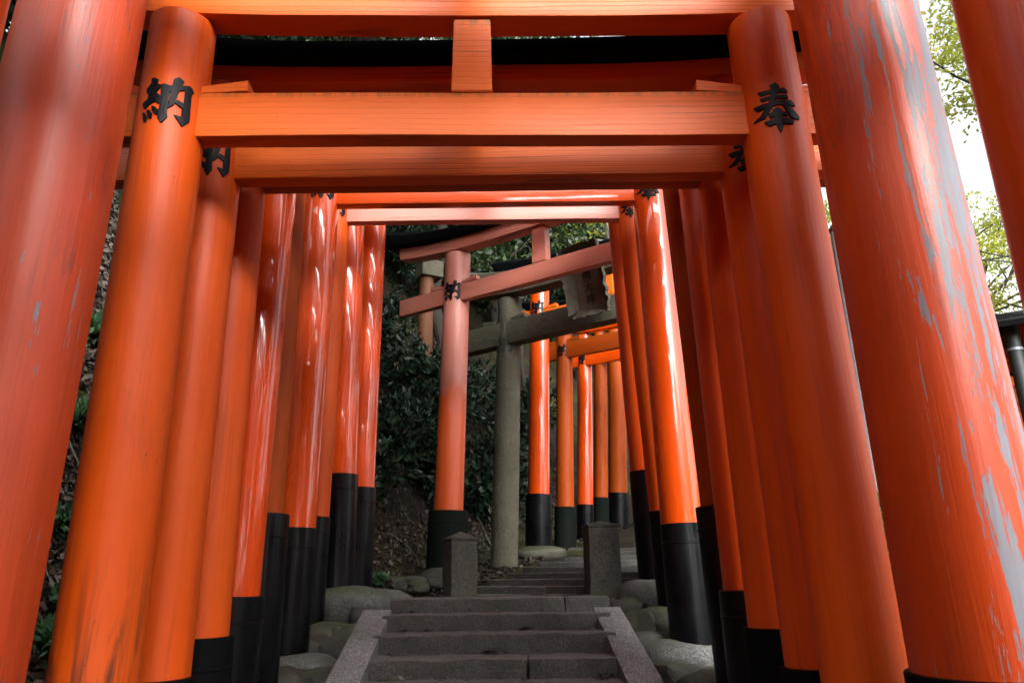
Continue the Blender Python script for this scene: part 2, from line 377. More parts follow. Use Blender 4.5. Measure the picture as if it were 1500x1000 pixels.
# the wide top step, its joint right of the middle
for j, (x0, x1) in enumerate(((-.83, .33), (.334, .63))):
    on_stairs('step_stone', rough_box('step_stone', x1 - x0, .46, .34, M['step'], .009, .08, 60 + j), (x0 + x1) / 2, 5.43, 1.467 - .34)
# paving of the landing
for j, (x, y, sx, sy, dz) in enumerate(((-.45, 5.95, .62, .56, -.012), (.16, 5.93, .58, .54, -.008), (.60, 5.88, .28, .5, -.02), (-.2, 6.42, .66, .36, .0), (.42, 6.2, .4, .3, .004))):
    on_stairs('paving_stone', rough_box('paving_stone', sx, sy, .14, M['step'], .005, .09, 80 + j, .02), x, y, 1.467 - .14 + dz, random.uniform(-.04, .04))
# the turning flight beyond the landing
ang = rad(-33)
for k in range(10):
    c = Vector((.42, 6.25, 0)) + Vector((.52, .84, 0)) * (.42 * k) ; lx = -.85 - .06 * min(k, 4) + .10 * max(0, k - 4)
    z = 1.525 + .055 * k; L0_ = lx; x = L0_
    ux = Vector((math.cos(ang), math.sin(ang), 0)); cuts = [.8, 1.35 - L0_ - .8] if k % 2 == 0 else [1.35 - L0_]
    for j, cw in enumerate(cuts):
        p = c + ux * (x + cw / 2); x += cw
        on_stairs('step_stone', rough_box('step_stone', cw - .005, .50, .2, M['step'], .006, .09, 100 + k * 2 + j), p.x, p.y + .15, z - .2, ang)
# sloping stone cheeks, two lengths each side
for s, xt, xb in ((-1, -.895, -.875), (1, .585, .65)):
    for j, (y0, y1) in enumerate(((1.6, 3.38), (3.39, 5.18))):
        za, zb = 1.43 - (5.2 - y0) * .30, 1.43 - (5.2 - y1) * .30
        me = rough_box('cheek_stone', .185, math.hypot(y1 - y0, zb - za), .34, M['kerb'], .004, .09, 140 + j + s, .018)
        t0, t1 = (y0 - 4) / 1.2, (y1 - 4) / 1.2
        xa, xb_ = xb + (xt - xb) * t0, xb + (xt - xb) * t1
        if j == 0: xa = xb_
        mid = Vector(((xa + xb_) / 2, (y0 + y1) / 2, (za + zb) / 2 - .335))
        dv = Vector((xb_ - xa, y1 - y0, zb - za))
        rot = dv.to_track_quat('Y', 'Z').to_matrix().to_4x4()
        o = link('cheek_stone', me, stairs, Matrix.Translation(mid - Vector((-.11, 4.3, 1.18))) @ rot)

# ------------------------------------------------------------------ gate builder
KNAKU = [[(-0.24, 0.72), (-0.13, 0.72), (-0.03, 0.65), (-0.06, 0.56), (-0.16, 0.29), (-0.27, 0.22), (-0.37, 0.3), (-0.35, 0.38), (-0.23, 0.53), (-0.22, 0.62)], [(-0.37, 0.31), (-0.29, 0.35), (-0.17, 0.27), (-0.01, 0.17), (0.11, 0.08), (0.14, -0.01), (0.15, -0.17), (0.06, -0.18), (-0.04, -0.12), (-0.17, 0.11), (-0.33, 0.2)], [(-0.05, 0.52), (0.06, 0.46), (0.05, 0.38), (-0.05, 0.22), (-0.1, 0.07), (-0.22, 0.11), (-0.18, 0.23), (-0.08, 0.35), (-0.06, 0.44)], [(-0.26, 0.15), (-0.08, 0.22), (-0.03, -0.04), (-0.08, -0.13), (-0.18, -0.19), (-0.33, -0.34), (-0.43, -0.2), (-0.42, -0.12), (-0.27, -0.01)], [(-0.13, -0.26), (-0.02, -0.3), (0.06, -0.39), (0.07, -0.54), (0.03, -0.57), (-0.07, -0.45)], [(-0.26, -0.39), (-0.17, -0.41), (-0.09, -0.54), (-0.08, -0.67), (-0.12, -0.7), (-0.19, -0.62), (-0.23, -0.5)], [(-0.38, -0.46), (-0.32, -0.48), (-0.23, -0.67), (-0.23, -0.81), (-0.31, -0.75)], [(0.07, 0.47), (0.15, 0.5), (0.3, 0.47), (0.33, 0.25), (0.31, 0.03), (0.31, -0.3), (0.31, -0.49), (0.35, -0.55), (0.34, -0.63), (0.23, -0.82), (0.18, -0.81), (0.09, -0.65), (0.09, -0.56), (0.13, -0.5), (0.13, -0.33), (0.13, 0.03)], [(0.39, 0.7), (0.53, 0.82), (0.68, 0.72), (0.62, 0.6), (0.62, 0.55), (0.57, 0.34), (0.49, -0.05), (0.49, -0.15), (0.32, -0.32), (0.28, -0.16), (0.38, -0.04), (0.44, 0.28), (0.46, 0.5), (0.43, 0.64)], [(0.26, 0.44), (0.45, 0.5), (0.63, 0.55), (0.83, 0.64), (0.91, 0.61), (0.99, 0.48), (0.92, 0.38), (0.89, 0.39), (0.75, 0.4), (0.73, 0.43), (0.56, 0.36), (0.44, 0.28), (0.33, 0.24), (0.29, 0.26)], [(0.72, 0.45), (0.92, 0.41), (0.91, 0.23), (0.91, -0.3), (0.96, -0.55), (0.76, -0.8), (0.72, -0.75), (0.52, -0.5), (0.68, -0.54), (0.72, -0.51), (0.73, -0.22), (0.74, -0.05), (0.74, 0.37)], [(0.54, 0.01), (0.6, 0.02), (0.75, -0.05), (0.73, -0.22), (0.5, -0.09)]]
KHOU = [[(-0.36, 0.81), (-0.19, 0.87), (-0.09, 0.73), (-0.13, 0.6), (-0.22, 0.42), (-0.28, 0.24), (-0.37, 0.07), (-0.52, -0.13), (-0.63, -0.28), (-0.99, -0.27), (-0.97, -0.23), (-0.75, -0.14), (-0.62, 0.01), (-0.49, 0.17), (-0.42, 0.34), (-0.32, 0.67)], [(-0.74, 0.68), (-0.33, 0.63), (-0.34, 0.52), (-0.64, 0.52), (-0.71, 0.61)], [(-0.16, 0.63), (0.04, 0.66), (0.13, 0.54), (0.1, 0.5), (-0.21, 0.5)], [(-0.7, 0.44), (-0.39, 0.43), (-0.41, 0.34), (-0.63, 0.32), (-0.68, 0.39)], [(-0.25, 0.42), (0.08, 0.42), (0.11, 0.32), (0.08, 0.28), (-0.28, 0.31)], [(-0.93, 0.23), (-0.54, 0.22), (-0.46, 0.2), (-0.54, 0.07), (-0.79, 0.04), (-0.89, 0.15)], [(-0.35, 0.22), (0.18, 0.22), (0.29, 0.05), (0.24, 0.02), (0.05, 0.08), (-0.37, 0.08)], [(-0.1, 0.09), (0.06, 0.08), (0.37, -0.34), (0.35, -0.41), (0.19, -0.42), (0.09, -0.34)], [(-0.4, -0.08), (-0.24, 0.01), (-0.14, -0.12), (-0.19, -0.2), (-0.17, -0.41), (-0.16, -0.61), (-0.19, -0.73), (-0.26, -0.87), (-0.31, -0.75), (-0.34, -0.6), (-0.37, -0.41), (-0.34, -0.19)], [(-0.52, -0.16), (-0.31, -0.14), (-0.31, -0.26), (-0.47, -0.32), (-0.5, -0.22)], [(-0.2, -0.18), (-0.0, -0.19), (0.03, -0.26), (-0.01, -0.32), (-0.19, -0.31)], [(-0.66, -0.4), (-0.35, -0.39), (-0.34, -0.55), (-0.55, -0.57), (-0.63, -0.46)], [(-0.2, -0.4), (0.08, -0.42), (0.15, -0.55), (0.11, -0.6), (-0.21, -0.58)]]
def glyph(name, polys, r_in=.992, r_out=1.035, mat=None):
    bm = bmesh.new()
    for q, poly in enumerate(polys):
        b2 = bmesh.new(); o = q * .0022
        f = b2.faces.new([b2.verts.new((a, 0, z)) for a, z in poly])
        bmesh.ops.triangulate(b2, faces=[f])
        for k in range(-12, 13):
            bmesh.ops.bisect_plane(b2, geom=b2.verts[:] + b2.edges[:] + b2.faces[:], plane_co=(k * .09, 0, 0), plane_no=(1, 0, 0))
        outer = [e for e in b2.edges if e.is_boundary]
        c = Vector((sum(a for a, z in poly) / len(poly), 0, sum(z for a, z in poly) / len(poly)))
        rim = {}
        for e in outer:
            for v in e.verts:
                if v not in rim:
                    d = (c - v.co); d.normalize(); rim[v] = b2.verts.new((v.co.x - d.x * .022, 1, v.co.z - d.z * .022))
        for e in outer: b2.faces.new((e.verts[0], e.verts[1], rim[e.verts[1]], rim[e.verts[0]]))
        for v in b2.verts:
            R_ = (r_out + o) if v.co.y == 0 else r_in
            a = v.co.x; v.co = Vector((math.sin(a) * R_, -math.cos(a) * R_, v.co.z))
        tmp = bpy.data.meshes.new('tmp'); b2.to_mesh(tmp); b2.free(); bm.from_mesh(tmp); bpy.data.meshes.remove(tmp)
    return bm_mesh(name, bm, mat or M['ink'])
ME_NAKU = glyph('character', KNAKU); ME_HOU = glyph('character', KHOU)
ME_CUT = glyph('character', KNAKU, .99, 1.004, M['stone_cut'])

def lathe(name, prof, mat, seg=56, wobble=0.0, seed=0, sharp=40):
    """prof: list of (r, z)"""
    V = []; n = len(prof)
    for i, (r, z) in enumerate(prof):
        for k in range(seg):
            a = 2 * math.pi * k / seg
            rr = r * (1 + wobble * noise.noise(Vector((math.cos(a) * 1.2, math.sin(a) * 1.2, z * .6 + seed))))
            V.append((math.cos(a) * rr, math.sin(a) * rr, z))
    bm = bmesh.new(); vs = [bm.verts.new(v) for v in V]
    for i in range(n - 1):
        for k in range(seg):
            k2 = (k + 1) % seg; bm.faces.new((vs[i * seg + k], vs[i * seg + k2], vs[(i + 1) * seg + k2], vs[(i + 1) * seg + k]))
    bm.faces.new(vs[:seg][::-1]); bm.faces.new(vs[-seg:])
    return bm_mesh(name, bm, mat, True, sharp)

def beam_mesh(name, x0, x1, dy, z0, h, mat, sori=0.0, bev=.006, flare=0.0, slant=0.0, roof=False, over=0.0):
    """beam along x; sori lifts the ends; roof adds a ridge; slant tilts the end cuts"""
    n = 26 if sori else 14; bm = bmesh.new(); rings = []
    for i in range(n + 1):
        t = i / n; x = x0 + (x1 - x0) * t; u = abs(2 * t - 1); lift = sori * u ** 3.2; fl = 1 + flare * u ** 3
        if roof: sec = [(-dy / 2, 0), (-dy / 2 - .01, h * .55), (0, h * 1.05), (dy / 2 + .01, h * .55), (dy / 2, 0)]
        else: sec = [(-dy / 2, 0), (-dy / 2, h), (dy / 2, h), (dy / 2, 0)]
        e = (slant * (1 if t > .5 else -1) if i in (0, n) else 0)
        rings.append([bm.verts.new((x + e * (z * fl / h), y, z0 + lift + z * fl)) for y, z in sec])
    m = len(rings[0])
    for i in range(n):
        for k in range(m): bm.faces.new((rings[i][k], rings[i][(k + 1) % m], rings[i + 1][(k + 1) % m], rings[i + 1][k]))
    bm.faces.new(rings[0]); bm.faces.new(rings[-1][::-1])
    if dy > .03:
        for v in bm.verts: v.co += Vector((0, noise.noise(Vector((v.co.x * 1.7, v.co.y * 9, v.co.z * 9 + dy * 50))) * .004, noise.noise(Vector((v.co.x * 1.3, 7 + v.co.y * 9, v.co.z * 9 + h * 70))) * .005))
    if bev:
        bmesh.ops.recalc_face_normals(bm, faces=bm.faces)
        es = [e for e in bm.edges if len(e.link_faces) == 2 and e.calc_face_angle(0) > .6]
        bmesh.ops.bevel(bm, geom=es, offset=bev, segments=2, profile=.6, affect='EDGES')
    return bm_mesh(name, bm, mat, True)

def gate(label, Lb, Lt, Rb, Rt, d, nz, nh, mat, beam, black=M['black'], collars=(None, None), cex=.004, over=.55, sh=.115, sdepth=.13, group='torii gates along the stairway', kanji=True, stone=False, kh=.13, sori=.07, cat='torii gate', strut=True, nd=.085, katext=.2, plaque=False, mats=None, kz=.085, shift=0.0, kscale=1.0):
    Lb, Lt, Rb, Rt = map(Vector, (Lb, Lt, Rb, Rt))
    dx = (Rt - Lt); dx.z = 0; span = dx.length; dx.normalize(); dy = Vector((-dx.y, dx.x, 0))
    org = (Lb + Rb) / 2; org.z = min(Lb.z, Rb.z)
    MW = Matrix(((dx.x, dy.x, 0, org.x), (dx.y, dy.y, 0, org.y), (0, 0, 1, org.z), (0, 0, 0, 1))); inv = MW.inverted()
    root = empty('torii_gate', MW); tag(root, label, cat, group)
    ends = []
    for i, (b, t) in enumerate(((Lb, Lt), (Rb, Rt))):
        b, t = inv @ b, inv @ t; ax = t - b; H = ax.length; ends.append((b, t))
        rot = ax.to_track_quat('Z', 'Y').to_matrix().to_4x4()
        # keep the post's x along the gate
        q = Vector((0, 0, 1)).rotation_difference(ax.normalized()).to_matrix().to_4x4()
        r = d / 2; N = 18
        prof = [(r * 1.03, 0)] + [(r * (1.03 - .055 * k / N), H * k / N) for k in range(1, N)] + [(r * .975, H - .012), (r * .965, H - .004), (r * .93, H)]
        m = (mats[i] if mats else mat)
        p = link('post', lathe('post', prof, m, wobble=.012 if not stone else .03, seed=d * 91 + i * 7 + span), root, Matrix.Translation(b) @ q)
        cz = collars[i]
        if cz is not None:
            hc = cz - (Lb, Rb)[i].z; R_ = r * 1.03 + cex
            pr = [(R_ + .003, -.02), (R_ + .002, hc - .125), (R_ + .0055, hc - .122), (R_ + .0055, hc - .114), (R_ + .002, hc - .111), (R_ + .002, hc - .003), (R_ - .001, hc), (r * .985, hc + .001)]
            link('collar', lathe('collar', pr, black, wobble=.014, seed=i + d * 30, sharp=18), p, Matrix.Identity(4))
        if kanji:
            zk = nz + kz + (.025 if i == 0 else -.02) - (Lb, Rb)[i].z; rk = r * (1.03 - .055 * zk / H); ks = kscale
            me = ME_CUT if stone else (ME_NAKU if i == 0 else ME_HOU)
            if not (stone and i == 1):
                link('character', me, p, Matrix.Translation((0, 0, zk)) @ Matrix.Diagonal((rk, rk, rk * ks, 1)))
    zb = org.z; n0 = nz - zb; s0 = max(ends[0][1].z, ends[1][1].z)
    xl = ends[0][1].x; xr = ends[1][1].x
    def xat(e, z): b, t = ends[e]; return b.x + (t.x - b.x) * (z - b.z) / (t.z - b.z)
    a, c = xat(0, n0) - over, xat(1, n0) + over
    nb = link('tie_beam', beam_mesh('tie_beam', a, c, nd, 0, nh, beam, bev=.005 if not stone else .015), root, Matrix.Translation((0, 0, n0)))
    if not stone:
        for x, s in ((a, -1), (c, 1)):
            link('end_cap', beam_mesh('end_cap', -.007, .007, nd + .006, -.003, nh + .006, M['black_cap'], bev=0), nb, Matrix.Translation((x + s * .0085, 0, 0)))
    for e in (0, 1):
        xc = xat(e, n0 + nh); rr = d / 2 * .98
        for s in (-1, 1):
            bm = bmesh.new(); hw = nd / 2 - .006; L_ = .21 if not stone else .2; h0, h1 = .028, .052
            pts = [(0, 0), (L_, .012), (L_ * .985, h1 + .008), (0, h0)]
            f = [[bm.verts.new((s * (rr - .03 + x), y, z)) for x, z in pts] for y in (-hw, hw)]
            bm.faces.new(f[0]); bm.faces.new(f[1][::-1])
            for k in range(4): bm.faces.new((f[0][k], f[0][(k + 1) % 4], f[1][(k + 1) % 4], f[1][k]))
            link('wedge', bm_mesh('wedge', bm, beam), root, Matrix.Translation((xc, 0, n0 + nh + .002)))
    mid = (xl + xr) / 2
    if strut:
        hs = s0 - n0 - nh; bm = bmesh.new(); r_ = []
        for z, hw in ((0, .083), (hs, .076)):
            r_.append([bm.verts.new((x * hw, y * .05, z)) for x, y in ((-1, -1), (1, -1), (1, 1), (-1, 1))])
        for k in range(4): bm.faces.new((r_[0][k], r_[0][(k + 1) % 4], r_[1][(k + 1) % 4], r_[1][k]))
        bm.faces.new(r_[0][::-1]); bm.faces.new(r_[1])
        bmesh.ops.bevel(bm, geom=[e for e in bm.edges], offset=.004, segments=2, affect='EDGES')
        link('strut', bm_mesh('strut', bm, beam, True), root, Matrix.Translation((mid + shift, 0, n0 + nh + .001)))
    slop = math.atan2(ends[1][1].z - ends[0][1].z, xr - xl)
    ms = Matrix.Translation((mid, 0, (ends[0][1].z + ends[1][1].z) / 2 + .002)) @ Matrix.Rotation(-slop, 4, 'Y')
    hl = (xr - xl) / 2 + over
    lint = link('lintel', beam_mesh('lintel', -hl, hl, sdepth, 0, sh, beam, sori=sori, flare=.12, slant=.02), root, ms)
    if not stone:
        kb = link('cap_beam', beam_mesh('cap_beam', -hl - katext, hl + katext, sdepth + .15, sh + .003, kh, M['black_cap'], sori=sori * 2.0, flare=.35, slant=.06, roof=True), root, ms)
    else:
        kb = link('cap_beam', beam_mesh('cap_beam', -hl - .12, hl + .12, sdepth + .10, sh + .003, kh, beam, sori=sori * 1.4, flare=.2, slant=.05, roof=True), root, ms)
    return root, MW, ends

def G(xl, sl, xr, sr, Y, zb, zt, dyR=0.0, zbr=None):
    zr = zb if zbr is None else zbr
    return dict(Lb=(xl + sl * zb, Y, zb), Lt=(xl + sl * zt, Y, zt), Rb=(xr + sr * zr, Y + dyR, zr), Rt=(xr + sr * zt, Y + dyR, zt))

gate('nearest vermilion torii gate, only its two dim posts cut by the photo edges', **G(-1.35, -.0085, 1.235, -.0016, 1.42, .18, 3.95), d=.30, nz=3.42, nh=.18, mat=M['deep'], beam=M['satin_beam'], collars=(.85, .85))
gate('big peeling vermilion torii gate with grey primer showing through its thick posts', **G(-1.545, .0117, 1.283, -.017, 2.13, .33, 4.45), d=.385, nz=3.78, nh=.24, mat=M['peeled'], beam=M['satin_beam'], collars=(1.25, 1.345), mats=(M['cracked'], M['peeled']), sh=.15, kh=.16, cex=.012, black=M['black_matt'])
gate('first whole torii gate in view, satin orange with large black characters on both posts', **G(-1.334, -.0093, 1.152, -.0221, 2.56, .50, 3.825, .04), d=.265, nz=3.27, nh=.20, mat=M['satin_dirty'], beam=M['satin_beam'], collars=(1.12, 1.12), mats=(M['satin_dirty'], M['satin']), cex=.012, sh=.15)
gate('second satin orange torii gate, close behind the first with its characters half covered', **G(-1.308, -.0092, 1.133, -.0211, 2.94, .60, 3.775, -.01), d=.235, nz=3.30, nh=.17, mat=M['satin'], beam=M['satin_beam'], collars=(1.263, 1.277), cex=.016, sh=.085, kh=.13, black=M['black_matt'], kz=.06, kscale=1.12)
gate('third torii gate, orange-brown with short black collars, tie beam hidden behind the second', **G(-1.291, -.0148, 1.105, -.0143, 3.27, .72, 4.01), d=.235, nz=3.45, nh=.17, mat=M['satin'], beam=M['dull_beam'], collars=(1.379, 1.391), cex=.018, black=M['black_matt'])
gate('fourth torii gate with glossy left post and low black collars', **G(-1.341, .0049, 1.139, -.0198, 3.69, .86, 4.28), d=.235, nz=3.77, nh=.17, mat=M['fresh'], beam=M['satin_beam'], collars=(1.529, 1.531), mats=(M['fresh'], M['deep']), cex=.02)
gate('fifth torii gate, dull brown-orange posts in tall wide black collars', **G(-1.316, -.0091, 1.174, -.0361, 3.98, .98, 4.52), d=.225, nz=4.0, nh=.17, mat=M['dull'], beam=M['dull_beam'], collars=(1.929, 1.945), cex=.026)
gate('bright glossy vermilion torii gate with a mirror-like tie beam, midway up the stairs', **G(-1.408, .0055, 1.105, -.0198, 4.84, 1.16, 4.76), d=.255, nz=4.195, nh=.17, mat=M['fresh'], beam=M['fresh_beam'], collars=(1.912, 1.911), cex=.004)
gate('torii gate just behind the glossy one, pinkish tie beam framing the view', **G(-1.442, .0069, 1.166, -.0446, 5.34, 1.32, 4.86), d=.23, nz=4.31, nh=.16, mat=M['satin'], beam=M['pale_beam'], collars=(2.019, 2.034), cex=.008)
gate('torii gate by the top step, dark glossy posts in very tall black collars', **G(-1.323, -.0202, 1.125, -.0298, 5.87, 1.46, 5.28), d=.26, nz=4.76, nh=.16, mat=M['fresh'], beam=M['satin_beam'], collars=(2.383, 2.383), cex=.004, mats=(M['fresh'], M['deep']))
gate('last torii gate of the straight row, beside the shrub on the bank', **G(-1.310, .0013, 1.235, -.025, 6.33, 1.50, 5.50), d=.245, nz=4.97, nh=.16, mat=M['fresh'], beam=M['satin_beam'], collars=(2.332, 2.373), cex=.012)

BH = 'unseen torii gates added for bounce light'  # unseen gates added for warm bounce and dark reflections
for i, (y, zb_, nm) in enumerate(((.62, .03, 'level with the photographer'), (-.15, .03, 'first behind the photographer'), (-.95, .03, 'second behind the photographer'), (-1.8, .03, 'third behind the photographer'))):
    gate('vermilion torii gate ' + nm + ', unseen, added for bounce light', **G(-1.42, -.005, 1.30, -.005, y, zb_, 3.62 - .06 * i), d=.24, nz=3.02 - .06 * i, nh=.18, mat=M['satin'], beam=M['satin_beam'], collars=(.75, .75), group=BH)

def RG(pb, pt, a, gap, zb2=None):
    """gate turned clockwise by a degrees; left post foot pb and top pt given"""
    u = Vector((math.cos(rad(a)), -math.sin(rad(a)), 0)); pb, pt = Vector(pb), Vector(pt)
    rb = pb + u * gap; rt = pt + u * (gap - .04)
    return dict(Lb=pb, Lt=pt, Rb=rb, Rt=rt)
BEND = 'torii gates past the bend of the path'
gate('faded sheen-pink torii gate turned aslant above the landing, seen whole through the row', **RG((-.665, 7.5, 1.68), (-.585, 7.5, 5.0), 34, 2.25), d=.285, nz=4.42, nh=.19, mat=M['pale'], beam=M['pale_beam'], black=M['black_mossy'], collars=(2.23, 2.23), cex=.05, over=.76, sh=.13, kh=.17, sori=.10, katext=.28, group=BEND, sdepth=.15, kz=.09)
root_s, MWs, ends_s = gate('old grey stone torii gate with lichen, carrying a carved stone plaque', **RG((-.12, 8.6, 1.70), (-.02, 8.6, 4.88), 36, 2.45), d=.30, nz=4.27, nh=.29, mat=M['old_stone'], beam=M['old_stone'], over=.72, sh=.19, kh=.13, sori=.17, stone=True, strut=False, nd=.17, sdepth=.20, group=BEND, kz=-.02)
gate('shiny vermilion torii gate right behind the stone torii, black collar on a mossy stone', **RG((.30, 9.6, 1.93), (.40, 9.6, 5.58), 34, 2.2), d=.275, nz=4.82, nh=.25, mat=M['fresh'], beam=M['satin_beam'], collars=(2.60, 2.60), cex=.022, group=BEND, over=.45, kh=.16, kz=.26, sori=.04)
gate('duller orange torii gate, second behind the stone torii', **RG((.685, 10.3, 1.96), (.775, 10.3, 5.2), 34, 2.2), d=.24, nz=4.60, nh=.24, mat=M['dull'], beam=M['dull_beam'], black=M['black_mossy'], collars=(2.50, 2.50), cex=.022, group=BEND, over=.4)
gate('slim glossy orange torii gate, third behind the stone torii', **RG((1.04, 11.2, 2.05), (1.16, 11.2, 5.25), 34, 2.2), d=.235, nz=4.73, nh=.18, mat=M['fresh'], beam=M['fresh_beam'], collars=(2.61, 2.61), cex=.004, group=BEND, over=.4)
gate('brownish torii gate, fourth behind the stone torii', **RG((1.34, 11.8, 2.1), (1.49, 11.8, 5.5), 34, 2.2), d=.22, nz=4.95, nh=.18, mat=M['dull'], beam=M['dull_beam'], black=M['black_mossy'], collars=(2.77, 2.77), cex=.01, group=BEND, over=.4)
gate('dim farthest torii gate at the end of the turned row, wide posts in shade', **RG((1.72, 12.6, 2.15), (1.88, 12.6, 5.8), 34, 2.2), d=.31, nz=5.2, nh=.18, mat=M['dull'], beam=M['dull_beam'], collars=(2.92, 2.92), cex=.01, group=BEND, over=.4)

# ---- the stone plaque hangs from the stone torii
def plaque():
    u = MWs.to_3x3() @ Vector((1, 0, 0)); f = MWs.to_3x3() @ Vector((0, -1, 0))
    c = Vector((-.07, 8.6, 0)) + u * 1.36 + f * .20; tilt = rad(16)
    mw = Matrix.Translation((c.x, c.y, 4.40)) @ MWs.to_3x3().to_4x4() @ Matrix.Rotation(tilt, 4, 'X')
    rt = empty('stone_plaque', mw); tag(rt, 'carved stone name plaque with scalloped edges hung between the beams of the stone torii', 'plaque')
    W, H = .235, .66
    b = rough_box('back_slab', .34, .07, H, M['plaque_face'], .004, .06, 3, .012); link('back_slab', b, rt, Matrix.Translation((0, 0, 0)))
    def flare(name, pts_in, pts_out, depth, seed):
        bm = bmesh.new(); n = 26; A = []; 
        for i in range(n + 1):
            t = i / n; pi = Vector(pts_in[0]).lerp(Vector(pts_in[1]), t); po = Vector(pts_out[0]).lerp(Vector(pts_out[1]), t)
            k = 1 + .09 * math.sin(t * 34 + seed * 2 + 3 * noise.noise(Vector((t * 4, seed, 0)))) + .20 * noise.noise(Vector((t * 9, seed * 3, 1))); o = pi + (po - pi) * k
            A.append([bm.verts.new(x) for x in ((pi.x, -.030, pi.y), (pi.x, .03, pi.y), (o.x, -depth * .55, o.y), (o.x, -depth, o.y), ((pi.x * .6 + o.x * .4), -.06, (pi.y * .6 + o.y * .4)))])
        order = (0, 1, 2, 3, 4)
        for i in range(n):
            for a, b_ in zip(order, order[1:] + order[:1]): bm.faces.new((A[i][a], A[i][b_], A[i + 1][b_], A[i + 1][a]))
        bm.faces.new([A[0][k] for k in order]); bm.faces.new([A[-1][k] for k in order][::-1])
        for v in bm.verts: v.co += noise.noise_vector(v.co * 25) * .008
        link(name, bm_mesh(name, bm, M['plaque'], True), rt, Matrix.Identity(4))
    flare('side_flange', ((-.155, .02), (-.155, H)), ((-.25, -.03), (-.25, H + .03)), .15, 0)
    flare('side_flange', ((.155, .02), (.155, H)), ((.25, -.03), (.25, H + .03)), .15, 2)
    flare('foot_flange', ((-.17, .03), (.17, .03)), ((-.24, -.07), (.24, -.07)), .15, 1)
    flare('top_flange', ((-.17, H - .02), (.17, H - .02)), ((-.24, H + .07), (.24, H + .07)), .15, 4)
    cur = bpy.data.curves.new('character', 'FONT'); cur.size = .125; cur.extrude = .004; cur.align_x = 'CENTER'
    ok = True
    for i, ch in enumerate('\u7a32\u8377\u5927\u795e'):
        cu = cur.copy(); cu.body = ch; o = bpy.data.objects.new('character', cu); COL.objects.link(o)
        bpy.context.view_layer.update()
        me = bpy.data.meshes.new_from_object(o.evaluated_get(bpy.context.evaluated_depsgraph_get())); me.materials.clear(); me.materials.append(M['stone_cut'])
        bpy.data.objects.remove(o)
        link('character', me, rt, Matrix.Translation((0, -.042, H - .17 - i * .142)) @ Matrix.Rotation(rad(90), 4, 'X'))
plaque()

# ------------------------------------------------------------------ foundation stones and rubble
def boulder(name, sx, sy, sz, mat, seed, sq=2.6, amp=.10, sub=3):
    bm = bmesh.new(); bmesh.ops.create_icosphere(bm, subdivisions=sub, radius=1)
    for v in bm.verts:
        p = v.co.copy(); L = (abs(p.x) ** sq + abs(p.y) ** sq + abs(p.z) ** sq) ** (-1 / sq); p *= L
        p *= 1 + amp * noise.noise(p * 1.3 + Vector((seed * 5.1, seed * 2.3, seed))) + amp * .35 * noise.noise(p * 4 + Vector((seed, 0, seed)))
        v.co = Vector((p.x * sx, p.y * sy, p.z * sz))
    return bm_mesh(name, bm, mat, True)
FS = 'foundation stones under the torii posts'
def fstone(x, y, ztop, sx, sy, sz, mat, label, seed, rz=0):
    o = link('foundation_stone', boulder('foundation_stone', sx, sy, sz, mat, seed)); o.matrix_world = Matrix.Translation((x, y, ztop - sz)) @ Matrix.Rotation(rz, 4, 'Z'); tag(o, label, 'stone', FS)
fstone(-1.27, 3.97, .995, .27, .17, .09, M['rock'], 'pale grey round foundation stone in the bottom left corner, lowest beside the left cheek', 1)
fstone(-1.34, 4.80, 1.18, .30, .19, .085, M['rock'], 'pale flat-topped foundation stone left of the stairs under the glossy black collar', 2)
fstone(-1.30, 5.34, 1.33, .235, .17, .10, M['rock_moss'], 'greenish mossy foundation stone left of the top steps', 3)
fstone(-1.26, 5.87, 1.555, .32, .24, .15, M['rock'], 'large pale foundation stone at the head of the left cheek', 4)
fstone(-1.12, 6.26, 1.52, .33, .20, .14, M['rock'], 'smooth pale foundation stone just behind the one at the head of the left cheek', 5, .2)
fstone(1.02, 3.98, .97, .26, .18, .11, M['rock'], 'grey round foundation stone in the bottom right, lowest beside the right cheek', 6)
fstone(1.02, 4.86, 1.235, .27, .2, .105, M['rock'], 'pale oblong foundation stone right of the stairs under a glossy black collar', 7)
fstone(1.03, 5.34, 1.40, .22, .17, .10, M['rock_moss'], 'small mossy foundation stone right of the top step', 8)
fstone(.98, 5.80, 1.57, .24, .24, .16, M['rock'], 'tall pale rounded foundation stone at the head of the right cheek', 9)
fstone(-1.36, 3.6, .88, .24, .18, .12, M['rock_moss'], 'foundation stone under the fourth gate left post, just below the frame', 10)
fstone(1.08, 3.6, .88, .24, .18, .12, M['rock_moss'], 'foundation stone under the fourth gate right post, just below the frame', 11)
fstone(.32, 9.56, 1.97, .33, .27, .10, M['rock_moss'], 'broad mossy foundation stone below the shiny gate behind the stone torii', 12)
fstone(.70, 10.2, 1.97, .30, .24, .09, M['rubble'], 'dark low foundation stone second behind the stone torii', 13)
fstone(1.06, 11.12, 2.10, .2, .2, .12, M['rock'], 'small pale foundation stone third behind the stone torii', 14)
fstone(-.66, 7.42, 1.70, .27, .22, .12, M['rubble'], 'dark square foundation stone under the slanting pink gate', 15)
RB = 'rubble stones packed beside the stair cheeks'
